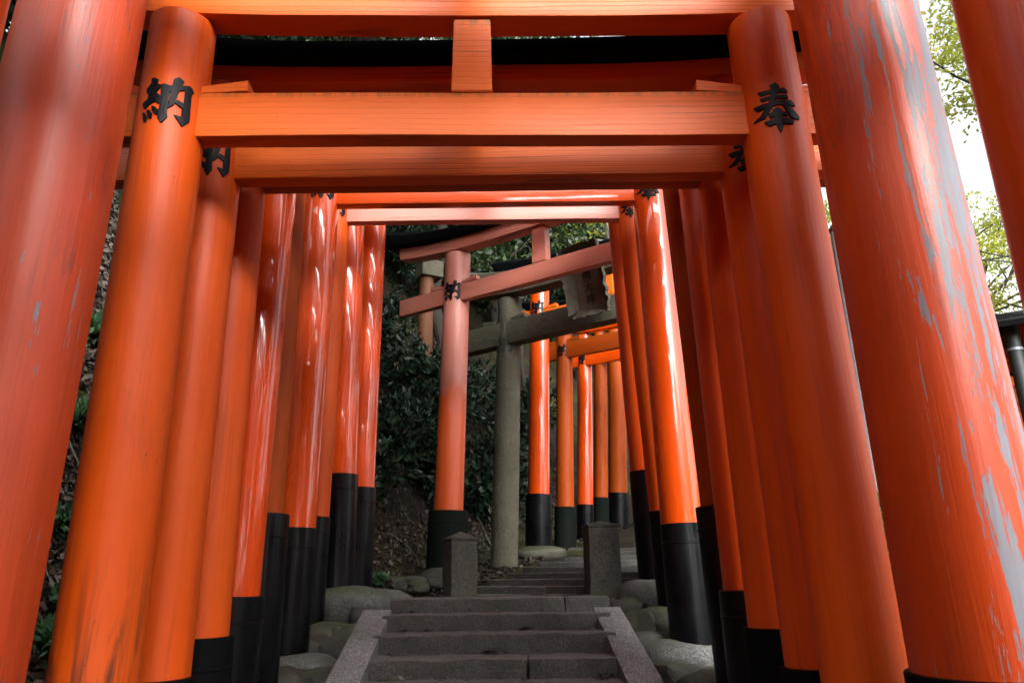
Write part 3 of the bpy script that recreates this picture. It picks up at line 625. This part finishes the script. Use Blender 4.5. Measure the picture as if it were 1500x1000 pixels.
rb = [(-1.13, 3.9, .83, .17, .2, .1), (-1.12, 4.25, .92, .15, .2, .11), (-1.15, 4.62, 1.02, .17, .16, .1), (-1.11, 4.98, 1.13, .13, .17, .1), (-1.08, 5.28, 1.22, .12, .15, .1), (-1.05, 5.58, 1.31, .12, .15, .1), (-1.35, 4.42, 1.0, .2, .2, .13), (-1.38, 5.05, 1.14, .2, .18, .12),
      (.85, 3.8, .82, .15, .18, .1), (.88, 4.2, .92, .15, .19, .11), (.90, 4.58, 1.03, .14, .17, .1), (.84, 4.98, 1.15, .13, .17, .11), (.82, 5.3, 1.27, .12, .13, .1), (.80, 5.55, 1.36, .1, .13, .09), (1.1, 4.42, .98, .2, .2, .12), (-.98, 6.85, 1.55, .18, .12, .07), (-.82, 6.5, 1.52, .11, .08, .05)]
od = ['lowest', 'second lowest', 'third', 'fourth', 'fifth', 'uppermost']
RL = ['dark rubble stone against the left cheek, %s of six going up' % k for k in od] + ['rubble stone behind, between the collars of the fifth and sixth gate on the left', 'rubble stone behind the mossy foundation stone on the left']
RL += ['dark rubble stone against the right cheek, %s of six going up' % k for k in od] + ['rubble stone behind, below the pale oblong stone on the right', 'flat dark rubble stone under the slanting pink torii, left of the landing', 'small dark rubble stone beside the left bollard']
for i, (x, y, z, sx, sy, sz) in enumerate(rb):
    o = link('rubble_stone', boulder('rubble_stone', sx, sy, sz, M['rubble'] if i % 4 else M['rock_moss'], 30 + i, 4.2, .26, 3)); o.matrix_world = Matrix.Translation((x, y, z)) @ Matrix.Rotation(i * 1.3, 4, 'Z')
    tag(o, RL[i], 'stone', RB if i < 15 else 'rubble stones by the landing')

# ------------------------------------------------------------------ bollards
def bollard(x, y, zb, h, w_, rz, label, seed, chamfer):
    rt = empty('stone_bollard', Matrix.Translation((x, y, zb)) @ Matrix.Rotation(rz, 4, 'Z')); tag(rt, label, 'bollard', 'stone bollards at the top of the stairs')
    link('shaft', rough_box('shaft', w_, w_, h, M['bollard'], .006, .06, seed, .012), rt, Matrix.Identity(4))
    bm = bmesh.new(); k = w_ / 2 + .003; b = [bm.verts.new((sx * k, sy * k, h + .002)) for sx, sy in ((-1, -1), (1, -1), (1, 1), (-1, 1))]
    m_ = [bm.verts.new((sx * k, sy * k, h + .018)) for sx, sy in ((-1, -1), (1, -1), (1, 1), (-1, 1))]; top = bm.verts.new((0, 0, h + chamfer))
    for i in range(4): bm.faces.new((b[i], b[(i + 1) % 4], m_[(i + 1) % 4], m_[i])); bm.faces.new((m_[i], m_[(i + 1) % 4], top))
    bm.faces.new(b[::-1])
    bmesh.ops.subdivide_edges(bm, edges=bm.edges[:], cuts=3, use_grid_fill=True)
    for v in bm.verts: v.co += noise.noise_vector(v.co * 30) * .005
    link('pyramid_top', bm_mesh('pyramid_top', bm, M['bollard'], True), rt, Matrix.Identity(4))
bollard(-.43, 6.02, 1.42, .455, .215, rad(24), 'short square stone bollard with pointed top on the left of the landing', 5, .075)
bollard(.655, 5.78, 1.42, .53, .235, rad(6), 'taller square stone bollard with low pyramid top on the right of the landing', 9, .05)

# ------------------------------------------------------------------ vegetation
def leaves_np(C, D, U, ln, wd, fold=.15):
    """C centres (n,3) of leaf bases, D unit directions, U side vectors; diamond-shaped leaves"""
    n = len(C); ln = ln.reshape(-1, 1); wd = wd.reshape(-1, 1)
    Nn = np.cross(D, U)
    V = np.empty((n, 4, 3)); mid = C + D * ln * .45
    V[:, 0] = C; V[:, 1] = mid + U * wd * .5 + Nn * wd * fold; V[:, 2] = C + D * ln; V[:, 3] = mid - U * wd * .5 + Nn * wd * fold
    return V.reshape(-1, 3), np.arange(n * 4).reshape(n, 4)
def unit(v): return v / np.maximum(1e-9, np.linalg.norm(v, axis=-1, keepdims=True))
def rand_frame(n, bias=None, k=0.0):
    D = unit(rng.normal(size=(n, 3)) + (0 if bias is None else np.asarray(bias) * k)); A = unit(rng.normal(size=(n, 3))); U = unit(np.cross(D, A)); return D, U
def tube_np(paths, seg=7):
    Vs, Qs, base = [], [], 0
    for P, R_ in paths:
        P = np.asarray(P, float); m = len(P); T = unit(np.gradient(P, axis=0)); ref = np.array([.31, .17, .93]) if abs(T[0][2]) < .9 else np.array([1., .1, 0])
        A = unit(np.cross(T, ref)); B = np.cross(T, A); a = np.linspace(0, 2 * np.pi, seg, endpoint=False)
        ring = P[:, None] + (A[:, None] * np.cos(a)[None, :, None] + B[:, None] * np.sin(a)[None, :, None]) * np.asarray(R_)[:, None, None]
        Vs.append(ring.reshape(-1, 3)); i = np.arange(m - 1)[:, None] * seg; k = np.arange(seg)[None]; k2 = (k + 1) % seg
        Qs.append(np.stack([i + k, i + k2, i + seg + k2, i + seg + k], -1).reshape(-1, 4) + base); base += m * seg
    return np.concatenate(Vs), np.concatenate(Qs)
def curve_pts(a, b, n=7, sag=.1):
    a, b = np.asarray(a, float), np.asarray(b, float); t = np.linspace(0, 1, n)[:, None]; L = np.linalg.norm(b - a)
    off = rng.normal(size=3) * sag * L * .5
    return a + (b - a) * t + off * (np.sin(t * np.pi)) + rng.normal(size=(n, 3)) * .012 * L * (t > 0) * (t < 1)

def tree(x, y, top, cz, cr, label, group, n=7000, leaf=.12, mat='leaf_dark', tr=.14, barkm='bark', lean=(0, 0), limbs=9, flat=.8, clump=.22, cat='tree', nclump=None):
    z0 = gz(x, y) - .1; rt = empty('broadleaf_tree', Matrix.Translation((x, y, z0))); tag(rt, label, cat, group)
    c0 = np.array([lean[0], lean[1], cz - z0]); tp = c0 + np.array([0, 0, cr * .5]); P = curve_pts((0, 0, 0), tp, 10, .025)
    paths = [(P, np.linspace(tr, tr * .25, 10))]
    K = nclump or max(14, int(cr * 16)); cl = rng.normal(size=(K, 3)); cl = unit(cl) * rng.uniform(.35, 1.0, (K, 1)) ** .6 * np.array([cr, cr, cr * flat]) + c0
    for k in range(min(limbs, K)):
        s = P[int(rng.integers(4, 9))]; paths.append((curve_pts(s, cl[k], 6, .2), np.linspace(tr * .35, .012, 6)))
    V, Q_ = tube_np(paths); link('trunk', np_mesh('trunk', V, Q_, M[barkm], True), rt, Matrix.Identity(4))
    w_ = rng.integers(0, K, n); C = cl[w_] + rng.normal(size=(n, 3)) * cr * clump * rng.uniform(.5, 1.3, (n, 1)) * np.array([1, 1, .55])
    D, U = rand_frame(n, (0, 0, -.3), .8); ln = rng.uniform(.7, 1.3, n) * leaf
    V, Q_ = leaves_np(C, D, U, ln, ln * .5); link('crown', np_mesh('crown', V, Q_, M[mat]), rt, Matrix.Identity(4))
HT = 'dark evergreen trees on the hillside'
hill = [(-4.6, 3.2, 7.8, 1.9), (-4.2, 6.4, 8.6, 2.2), (-3.4, 9.6, 8.3, 2.0), (-2.2, 12.6, 8.6, 2.2), (-.4, 14.6, 9.0, 2.0), (1.6, 17.2, 9.2, 2.3), (4.2, 19.5, 9.8, 2.6), (-5.8, 13.5, 11.5, 2.8), (-1.5, 19.5, 12.5, 3.0), (2.6, 24.0, 12.5, 3.2), (-7.2, 8.0, 11.5, 2.8), (-7.0, 1.5, 10.8, 2.6), (-2.6, 3.0, 8.6, 2.4), (-3.1, 7.4, 9.0, 2.3), (-1.2, 11.4, 10.8, 2.2)]
where = ['leaning over the nearest left posts', 'above the left row of posts', 'above the shrub bank', 'behind the pink torii', 'behind the stone torii, straight ahead', 'over the farthest gates', 'far behind the turned row', 'high on the left slope', 'on the ridge ahead', 'highest on the ridge ahead', 'high above the left posts', 'high beside the camera', 'spreading over the first gates', 'leaned over the middle gates to shade the far ones', 'spreading over the pink torii']
for i, (x, y, cz, cr) in enumerate(hill):
    tree(x, y, 0, cz, cr, 'dark evergreen tree ' + where[i], HT, n=int(4200 + cr * 2200), leaf=.16 if y < 13 else .2, limbs=8, nclump=int(cr * 22), lean=(3.5, -2.2) if (x, y) == (-3.1, 7.4) else (0, 0))  # one crown leaned far over the path to shade the far gates
tree(1.95, 13.6, 0, 9.0, 1.6, 'tree with a pale straight trunk showing above the pink torii beam', None, n=2600, leaf=.13, mat='leaf_lit', tr=.13, barkm='bark_pale')
tree(.2, 11.9, 0, 7.4, 1.3, 'small sunlit green tree seen between the beams of the pink torii', None, n=3000, leaf=.12, mat='leaf_dark', tr=.05)
for i, (x, y, cz, cr, w2) in enumerate(((-5.5, -9.5, 3.6, 2.6, 'to the left'), (-1.2, -9.5, 3.8, 2.9, 'straight back down the path'), (3.4, -9.0, 4.0, 2.9, 'to the right'), (7.5, -6.0, 4.2, 2.8, 'farther right'), (10.5, -1.5, 3.6, 2.4, 'beside the slope on the right'))):
    tree(x, y, 0, cz, cr, 'unseen dense dark tree added behind the photographer, ' + w2, 'unseen trees added to darken reflections', n=7000, leaf=.24, limbs=6, nclump=60)  # unseen trees added as blockers to darken reflections
RT = 'sunlit trees in the bright gap on the right'
for i, (x, y, cz, cr, wh_) in enumerate(((7.2, 7.8, 8.4, 1.7, 'with yellow-green leaves high in the bright gap'), (9.5, 14.0, 7.6, 1.9, 'pale and loose above the shrine roof'), (12.5, 12, 10.0, 2.4, 'thin, farther off in the glare'), (5.4, 12.5, 6.8, 1.4, 'small, glimpsed past the metal pole'), (4.6, 15.5, 9.0, 2.2, 'behind the right row of posts'))):
    tree(x, y, 0, cz, cr, 'sunlit tree ' + wh_, RT, n=10000, leaf=.085, mat='leaf_lit', tr=.09, limbs=26, clump=.13, nclump=60)

def shrub(x, y, z, r, label, n_tips=160, leaf=.12, mat='leaf_gloss', group='glossy shrubs on the bank', per=7, name='evergreen_shrub', cat='shrub', flat=.9):
    rt = empty(name, Matrix.Translation((x, y, z))); tag(rt, label, cat, group)
    t = unit(rng.normal(size=(n_tips, 3)) + np.array([.2, -.5, .55])) * rng.uniform(.45, 1.0, (n_tips, 1)) * np.array([r, r, r * flat]) + np.array([0, 0, r * .55])
    paths = [(curve_pts(rng.normal(size=3) * .03, t[k], 5, .15), np.linspace(.010, .003, 5)) for k in range(min(34, n_tips))]
    V, Q_ = tube_np(paths, 5); link('stem', np_mesh('stem', V, Q_, M['bark'], True), rt, Matrix.Identity(4))
    ax = unit(t - np.array([0, 0, r * .2]) + rng.normal(size=t.shape) * .3 * r)
    C = np.repeat(t, per, 0); A = np.repeat(ax, per, 0); n = len(C)
    D = unit(A * rng.uniform(.2, 1.0, (n, 1)) + rng.normal(size=(n, 3)) * .62); C = C - A * rng.uniform(0, .09, (n, 1)); U = unit(np.cross(D, A + rng.normal(size=(n, 3)) * .25))
    ln = rng.uniform(.65, 1.2, n) * leaf; V, Q_ = leaves_np(C, D, U, ln, ln * .33, .22); link('foliage', np_mesh('foliage', V, Q_, M[mat]), rt, Matrix.Identity(4))
shr = [(-1.25, 9.9, .85, 'dense shrub hiding the foot of the brown post'), (-1.0, 9.0, .6, 'glossy shrub just left of the pink post'), (-1.9, 8.9, .8, 'dense dark shrub above the last left posts'), (-.25, 10.4, .6, 'dark shrub filling the gap right of the stone pillar'), (-2.9, 11.0, 1.0, 'broad shrub on the slope below the cap beam tip'), (-1.9, 12.0, 1.0, 'broad shrub far up the slope'), (.1, 12.2, .9, 'dark shrub behind the dull gate posts'), (-.9, 11.2, .8, 'shrub half way between brown post and stone pillar'), (-2.7, 5.6, .45, 'shrub high on the bank behind the dull left posts'), (-1.55, 7.9, .62, 'big glossy shrub hugging the left of the pink torii post'), (-1.35, 8.7, .6, 'glossy shrub crowding the foot of the brown post'), (-2.05, 8.4, .65, 'glossy shrub high on the bank behind the left row'), (-1.75, 7.2, .5, 'low glossy shrub behind the last left collars'), (-.55, 9.9, .5, 'sparse shrub between the pink post and the stone pillar'), (-1.2, 9.6, .6, 'shrub on the slope behind the brown post'), (-2.6, 9.6, .8, 'tall shrub under the black cap beam tip'), (-.2, 11.2, .5, 'shrub in the gap between stone pillar and shiny gate'), (-2.9, 7.2, .7, 'shrub on the high bank behind the left row')]
for i, (x, y, r, lb) in enumerate(shr):
    shrub(x, y, gz(x, y) - .05, r, lb, n_tips=int(260 * r / .6), leaf=.125)
fe = [(-2.9, 4.9, .22, 'fern at the top of the gap between the left posts'), (-2.05, 3.5, .15, 'leafy weed in the middle of the left gap'), (-1.62, 2.6, .09, 'small weed at the bottom of the left gap'), (-1.25, 7.05, .13, 'small fern beside the last left collar'), (-2.35, 3.95, .16, 'bright fern in the gap between the two left posts, upper'), (-2.15, 3.75, .14, 'small leafy weed in the gap between the two left posts'), (-2.6, 4.4, .2, 'fern highest in the gap between the left posts'), (-1.85, 3.1, .10, 'little green sprig low in the gap between the left posts'), (-1.75, 2.9, .09, 'lowest green sprig beside the big left post'), (-1.45, 6.9, .14, 'fern at the foot of the mossy bank'), (-1.7, 7.4, .2, 'fern half way up the mossy bank')]
for x, y, r, lb in fe:
    shrub(x, y, gz(x, y), r, lb, n_tips=34, leaf=r * .55, mat='leaf_fern', group='ferns and weeds on the leafy bank', per=8, name='fern', cat='fern', flat=.5)
for i, (x, y, r, lb) in enumerate(((2.3, 4.6, .28, 'nearest low plant on the right slope behind the row'), (2.6, 5.6, .35, 'bushy plant on the right slope behind the row'), (3.1, 6.6, .4, 'plant at the foot of the metal pole'), (3.6, 8.0, .45, 'plant before the shrine posts'), (2.2, 3.7, .2, 'small plant low behind the big peeling post'))):
    shrub(x, y, gz(x, y), r, lb, n_tips=80, leaf=.10, mat='leaf_fern', group='low plants on the right slope', per=7, name='low_plant', cat='plant', flat=.7)

# leaf litter: dry leaves lying on the banks and the ground
def litter(name, n, region, mat, size, zoff=.006, tilt=.45):
    x = rng.uniform(region[0], region[1], n); y = rng.uniform(region[2], region[3], n)
    d, _ = corridor(x, y); keep = (d < -1.42) | (d > 1.42) | ((y > 5.7) & (np.abs(d) > .88) ) | ((y > 7.0) & (d < -.85))
    clump = wob(x, y, 3.0, 5, 3) > rng.uniform(-1.2, .55, n); keep &= clump
    x, y = x[keep], y[keep]; n = len(x); z = ground(x, y)
    e = .04; gxn = -(ground(x + e, y) - z) / e; gyn = -(ground(x, y + e) - z) / e; N = unit(np.stack([gxn, gyn, np.ones(n)], -1))
    N = unit(N + rng.normal(size=(n, 3)) * tilt); D = unit(np.cross(N, unit(rng.normal(size=(n, 3))))); U = np.cross(N, D)
    ln = rng.uniform(.6, 1.4, n) * size; C = np.stack([x, y, z + zoff + rng.uniform(0, .02, n)], -1)
    V, Q_ = leaves_np(C, D, U, ln, ln * rng.uniform(.35, .7, n), .3)
    tag(link(name, np_mesh(name, V, Q_, M[mat])), 'dry grey-brown leaves lying thick on the banks' if 'leaf' in name else None, 'leaf litter', kind='stuff')
litter('fallen_leaves', 60000, (-4.0, -1.2, 1.5, 6.4), 'litter', .058)
litter('leaf_litter', 90000, (-4.5, 3.2, 6.2, 13.0), 'litter_dark', .055)
litter('slope_leaves', 20000, (1.4, 5.5, 1.5, 9.0), 'litter', .05)
# twigs on the banks
paths = []
for _ in range(420):
    x = rng.uniform(-3.4, -1.6) if rng.random() < .6 else rng.uniform(-2.5, .4); y = rng.uniform(2, 6.5) if x < -1.6 and rng.random() < .5 else rng.uniform(7, 12)
    d, _ = corridor(np.array([x]), np.array([y]))
    if d[0] > -1.2: continue
    L = rng.uniform(.08, .38); a = rng.uniform(0, 6.28); x2, y2 = x + math.cos(a) * L, y + math.sin(a) * L * .6
    paths.append((curve_pts((x, y, gz(x, y) + .02), (x2, y2, gz(x2, y2) + rng.uniform(.02, .09)), 5, .2), np.linspace(.005, .002, 5)))
V, Q_ = tube_np(paths, 4); tag(link('fallen_twigs', np_mesh('fallen_twigs', V, Q_, M['bark_pale'], True)), 'thin dry twigs strewn over the leafy banks', 'twigs', kind='stuff')
# leaf crumbs and grit gathered at the back of the treads
n = 420; k_ = rng.integers(0, len(treads), n); tx = rng.uniform(-.78, .55, n); ty = np.array([t[0] for t in treads])[k_] + .30 - np.abs(rng.normal(size=n)) * .05; tz = np.array([t[1] for t in treads])[k_] + .004 + rng.uniform(0, .006, n)
tx = np.where(rng.random(n) < .5, np.sign(tx + .1) * (.62 - np.abs(rng.normal(size=n)) * .07) - .12, tx)
N_ = unit(np.array([0, 0, 1.]) + rng.normal(size=(n, 3)) * .35); D_ = unit(np.cross(N_, rng.normal(size=(n, 3)))); ln = rng.uniform(.012, .05, n)
V, Q_ = leaves_np(np.stack([tx, ty, tz], -1), D_, np.cross(N_, D_), ln, ln * .5, .3)
tag(link('leaf_crumbs', np_mesh('leaf_crumbs', V, Q_, M['litter'])), 'leaf crumbs gathered in the corners of the stone treads', 'leaf litter', kind='stuff')
# a few single leaves on the steps
def one_leaf(x, y, z, s, a, label, mat='litter'):
    V, Q_ = leaves_np(np.array([[0., 0, 0]]), np.array([[1., 0, 0.08]]), np.array([[0, 1., 0]]), np.array([s]), np.array([s * .5]), .25)
    V = np.concatenate([V, V + [0, 0, -.002]]); Q_ = np.concatenate([Q_, Q_[:, ::-1] + 4, [[0, 1, 5, 4], [1, 2, 6, 5], [2, 3, 7, 6], [3, 0, 4, 7]]])
    o = link('fallen_leaf', np_mesh('fallen_leaf', V, Q_, M[mat])); o.matrix_world = Matrix.Translation((x, y, z)) @ Matrix.Rotation(a, 4, 'Z')
    tag(o, label, 'leaf', 'single dry leaves on the steps')
one_leaf(-.20, 4.57, 1.192, .075, .3, 'pale dry leaf on the step below the middle, left one of the pair'); one_leaf(-.09, 4.56, 1.192, .085, 2.8, 'brown dry leaf on the lower step, right one of the pair')
one_leaf(.02, 4.87, 1.297, .09, .1, 'orange-brown leaf in the middle of the second step'); one_leaf(.44, 4.62, 1.297, .05, 1.9, 'small pale leaf at the right end of the second step')
one_leaf(.51, 4.44, 1.20, .06, 1.2, 'whitish leaf standing against the right cheek'); one_leaf(.2, 5.35, 1.475, .05, .6, 'small leaf on the right of the wide top step')
one_leaf(-.5, 5.3, 1.475, .06, 2.1, 'small leaf on the left of the wide top step'); one_leaf(.3, 4.86, 1.297, .05, 2.6, 'tiny dark leaf on the second step, right of the orange one')

# ------------------------------------------------------------------ behind the rows
def solid(name, parent, mat, sx, sy, sz, loc, rz=0, rx=0, bev=.006):
    bm = bmesh.new(); bmesh.ops.create_cube(bm, size=1)
    for v in bm.verts: v.co = Vector((v.co.x * sx, v.co.y * sy, v.co.z * sz))
    if bev: bmesh.ops.bevel(bm, geom=bm.edges[:], offset=bev, segments=1, affect='EDGES')
    return link(name, bm_mesh(name, bm, mat), parent, Matrix.Translation(loc) @ Matrix.Rotation(rz, 4, 'Z') @ Matrix.Rotation(rx, 4, 'X'))
# lone weathered post high on the bank behind the pink torii
o = empty('old_post', Matrix.Translation((-1.30, 10.5, gz(-1.3, 10.5) - .15))); tag(o, 'weathered brown post standing on the bank behind the pink torii, sunk in leaves', 'post')
zb = o.matrix_world.translation.z
link('shaft', lathe('shaft', [(.118, 0), (.114, 1.0), (.108, 5.98 - zb)], M['oldwood'], wobble=.03), o, Matrix.Identity(4))
solid('cap_block', o, M['old_stone'], .34, .3, .26, (0.04, 0, 6.11 - zb), .5)

# shrine building on the right
bx = Matrix.Translation((4.35, 9.0, gz(4.35, 9.0) - .05)) @ Matrix.Rotation(rad(-6), 4, 'Z')
sh_ = empty('shrine_building', bx); tag(sh_, 'small vermilion shrine building with dark eaves glimpsed on the far right', 'building'); z0 = bx.translation.z
for i in range(6):
    p = link('post', lathe('post', [(.075, 0), (.075, 4.35 - z0)], M['satin'], 20), sh_, Matrix.Translation((i * .82, 0, 0)))
    link('collar', lathe('collar', [(.082, -.02), (.082, .40)], M['black_matt'], 20), p, Matrix.Identity(4))
    p = link('post', lathe('post', [(.075, 0), (.075, 4.35 - z0)], M['satin'], 16), sh_, Matrix.Translation((i * .82, 2.4, 0)))
solid('wall_panel', sh_, M['satin_beam'], 4.1, .05, 1.5, (2.05, 2.34, 1.2))
solid('lintel', sh_, M['satin_beam'], 4.6, .13, .17, (2.05, -.02, 4.03 - z0)); solid('lintel', sh_, M['timber'], 4.6, .12, .16, (2.05, -.02, 4.32 - z0)); solid('rail', sh_, M['satin_beam'], 4.5, .07, .10, (2.05, 0, 3.5 - z0))
for i in range(16): solid('rafter', sh_, M['timber'], .06, 1.5, .075, (-.15 + i * .3, -.25, 4.52 - z0), 0, rad(18), 0)
solid('roof', sh_, M['roof_tile'], 5.2, 2.3, .10, (2.05, .05, 4.66 - z0), 0, rad(18)); solid('roof', sh_, M['roof_tile'], 5.2, 2.3, .10, (2.05, 2.22, 4.66 - z0), 0, rad(-18))
# a lower roof in front of it, its edge dark against the sky
kk = empty('notice_shelter', Matrix.Translation((5.95, 8.3, gz(5.95, 8.3) - .05)) @ Matrix.Rotation(rad(-32), 4, 'Z')); tag(kk, 'little shelter with dark roof edge and orange frame at the right photo edge', 'shelter'); z0 = kk.matrix_world.translation.z
for x in (0.1, 1.5): solid('post', kk, M['satin'], .10, .10, 4.4 - z0, (x, 0, (4.4 - z0) / 2))
solid('beam', kk, M['satin_beam'], 1.9, .09, .14, (.8, -.002, 4.02 - z0)); solid('beam', kk, M['satin_beam'], 1.9, .09, .12, (.8, -.002, 3.7 - z0))
solid('roof', kk, M['roof_tile'], 2.4, 1.1, .07, (.8, -.28, 4.38 - z0), 0, rad(20)); solid('roof', kk, M['roof_tile'], 2.4, 1.1, .07, (.8, .70, 4.38 - z0), 0, rad(-20))

def pole(x, y, ztop, r, mat, label, rings=()):
    z0 = gz(x, y) - .1; rt = empty('metal_pole', Matrix.Translation((x, y, z0))); tag(rt, label, 'pole'); H = ztop - z0
    link('shaft', lathe('shaft', [(r, 0), (r, H)], mat, 24), rt, Matrix.Identity(4)); link('cap', lathe('cap', [(r * 1.12, H - .03), (r * 1.12, H + .012), (r * .8, H + .03)], M['dark_steel'], 24), rt, Matrix.Identity(4))
    for z in rings: link('clamp_ring', lathe('clamp_ring', [(r * 1.1, z - z0 - .015), (r * 1.1, z - z0 + .015)], M['galv'], 24), rt, Matrix.Identity(4))
pole(3.40, 7.0, 5.02, .062, M['galv'], 'grey galvanised pole seen in the slit between the two big right posts', (4.55, 4.1))
pole(5.62, 7.9, 4.30, .075, M['dark_steel'], 'dark pipe with a flat cap beside the peeling post at the right edge', (3.95,))
for i, (za, zb_, lb) in enumerate(((7.15, 7.0, 'uppermost'), (6.98, 6.86, 'middle'), (6.72, 6.62, 'lowest'))):
    P = curve_pts((4, 12.2, za), (14, 11, zb_), 16, 0.0); P[:, 2] -= np.sin(np.linspace(0, np.pi, 16)) * .25
    V, Q_ = tube_np([(P, np.full(16, .011))], 6); tag(link('overhead_cable', np_mesh('overhead_cable', V, Q_, M['cable'], True)), lb + ' of three thin overhead cables across the bright gap', 'cable', 'overhead cables')
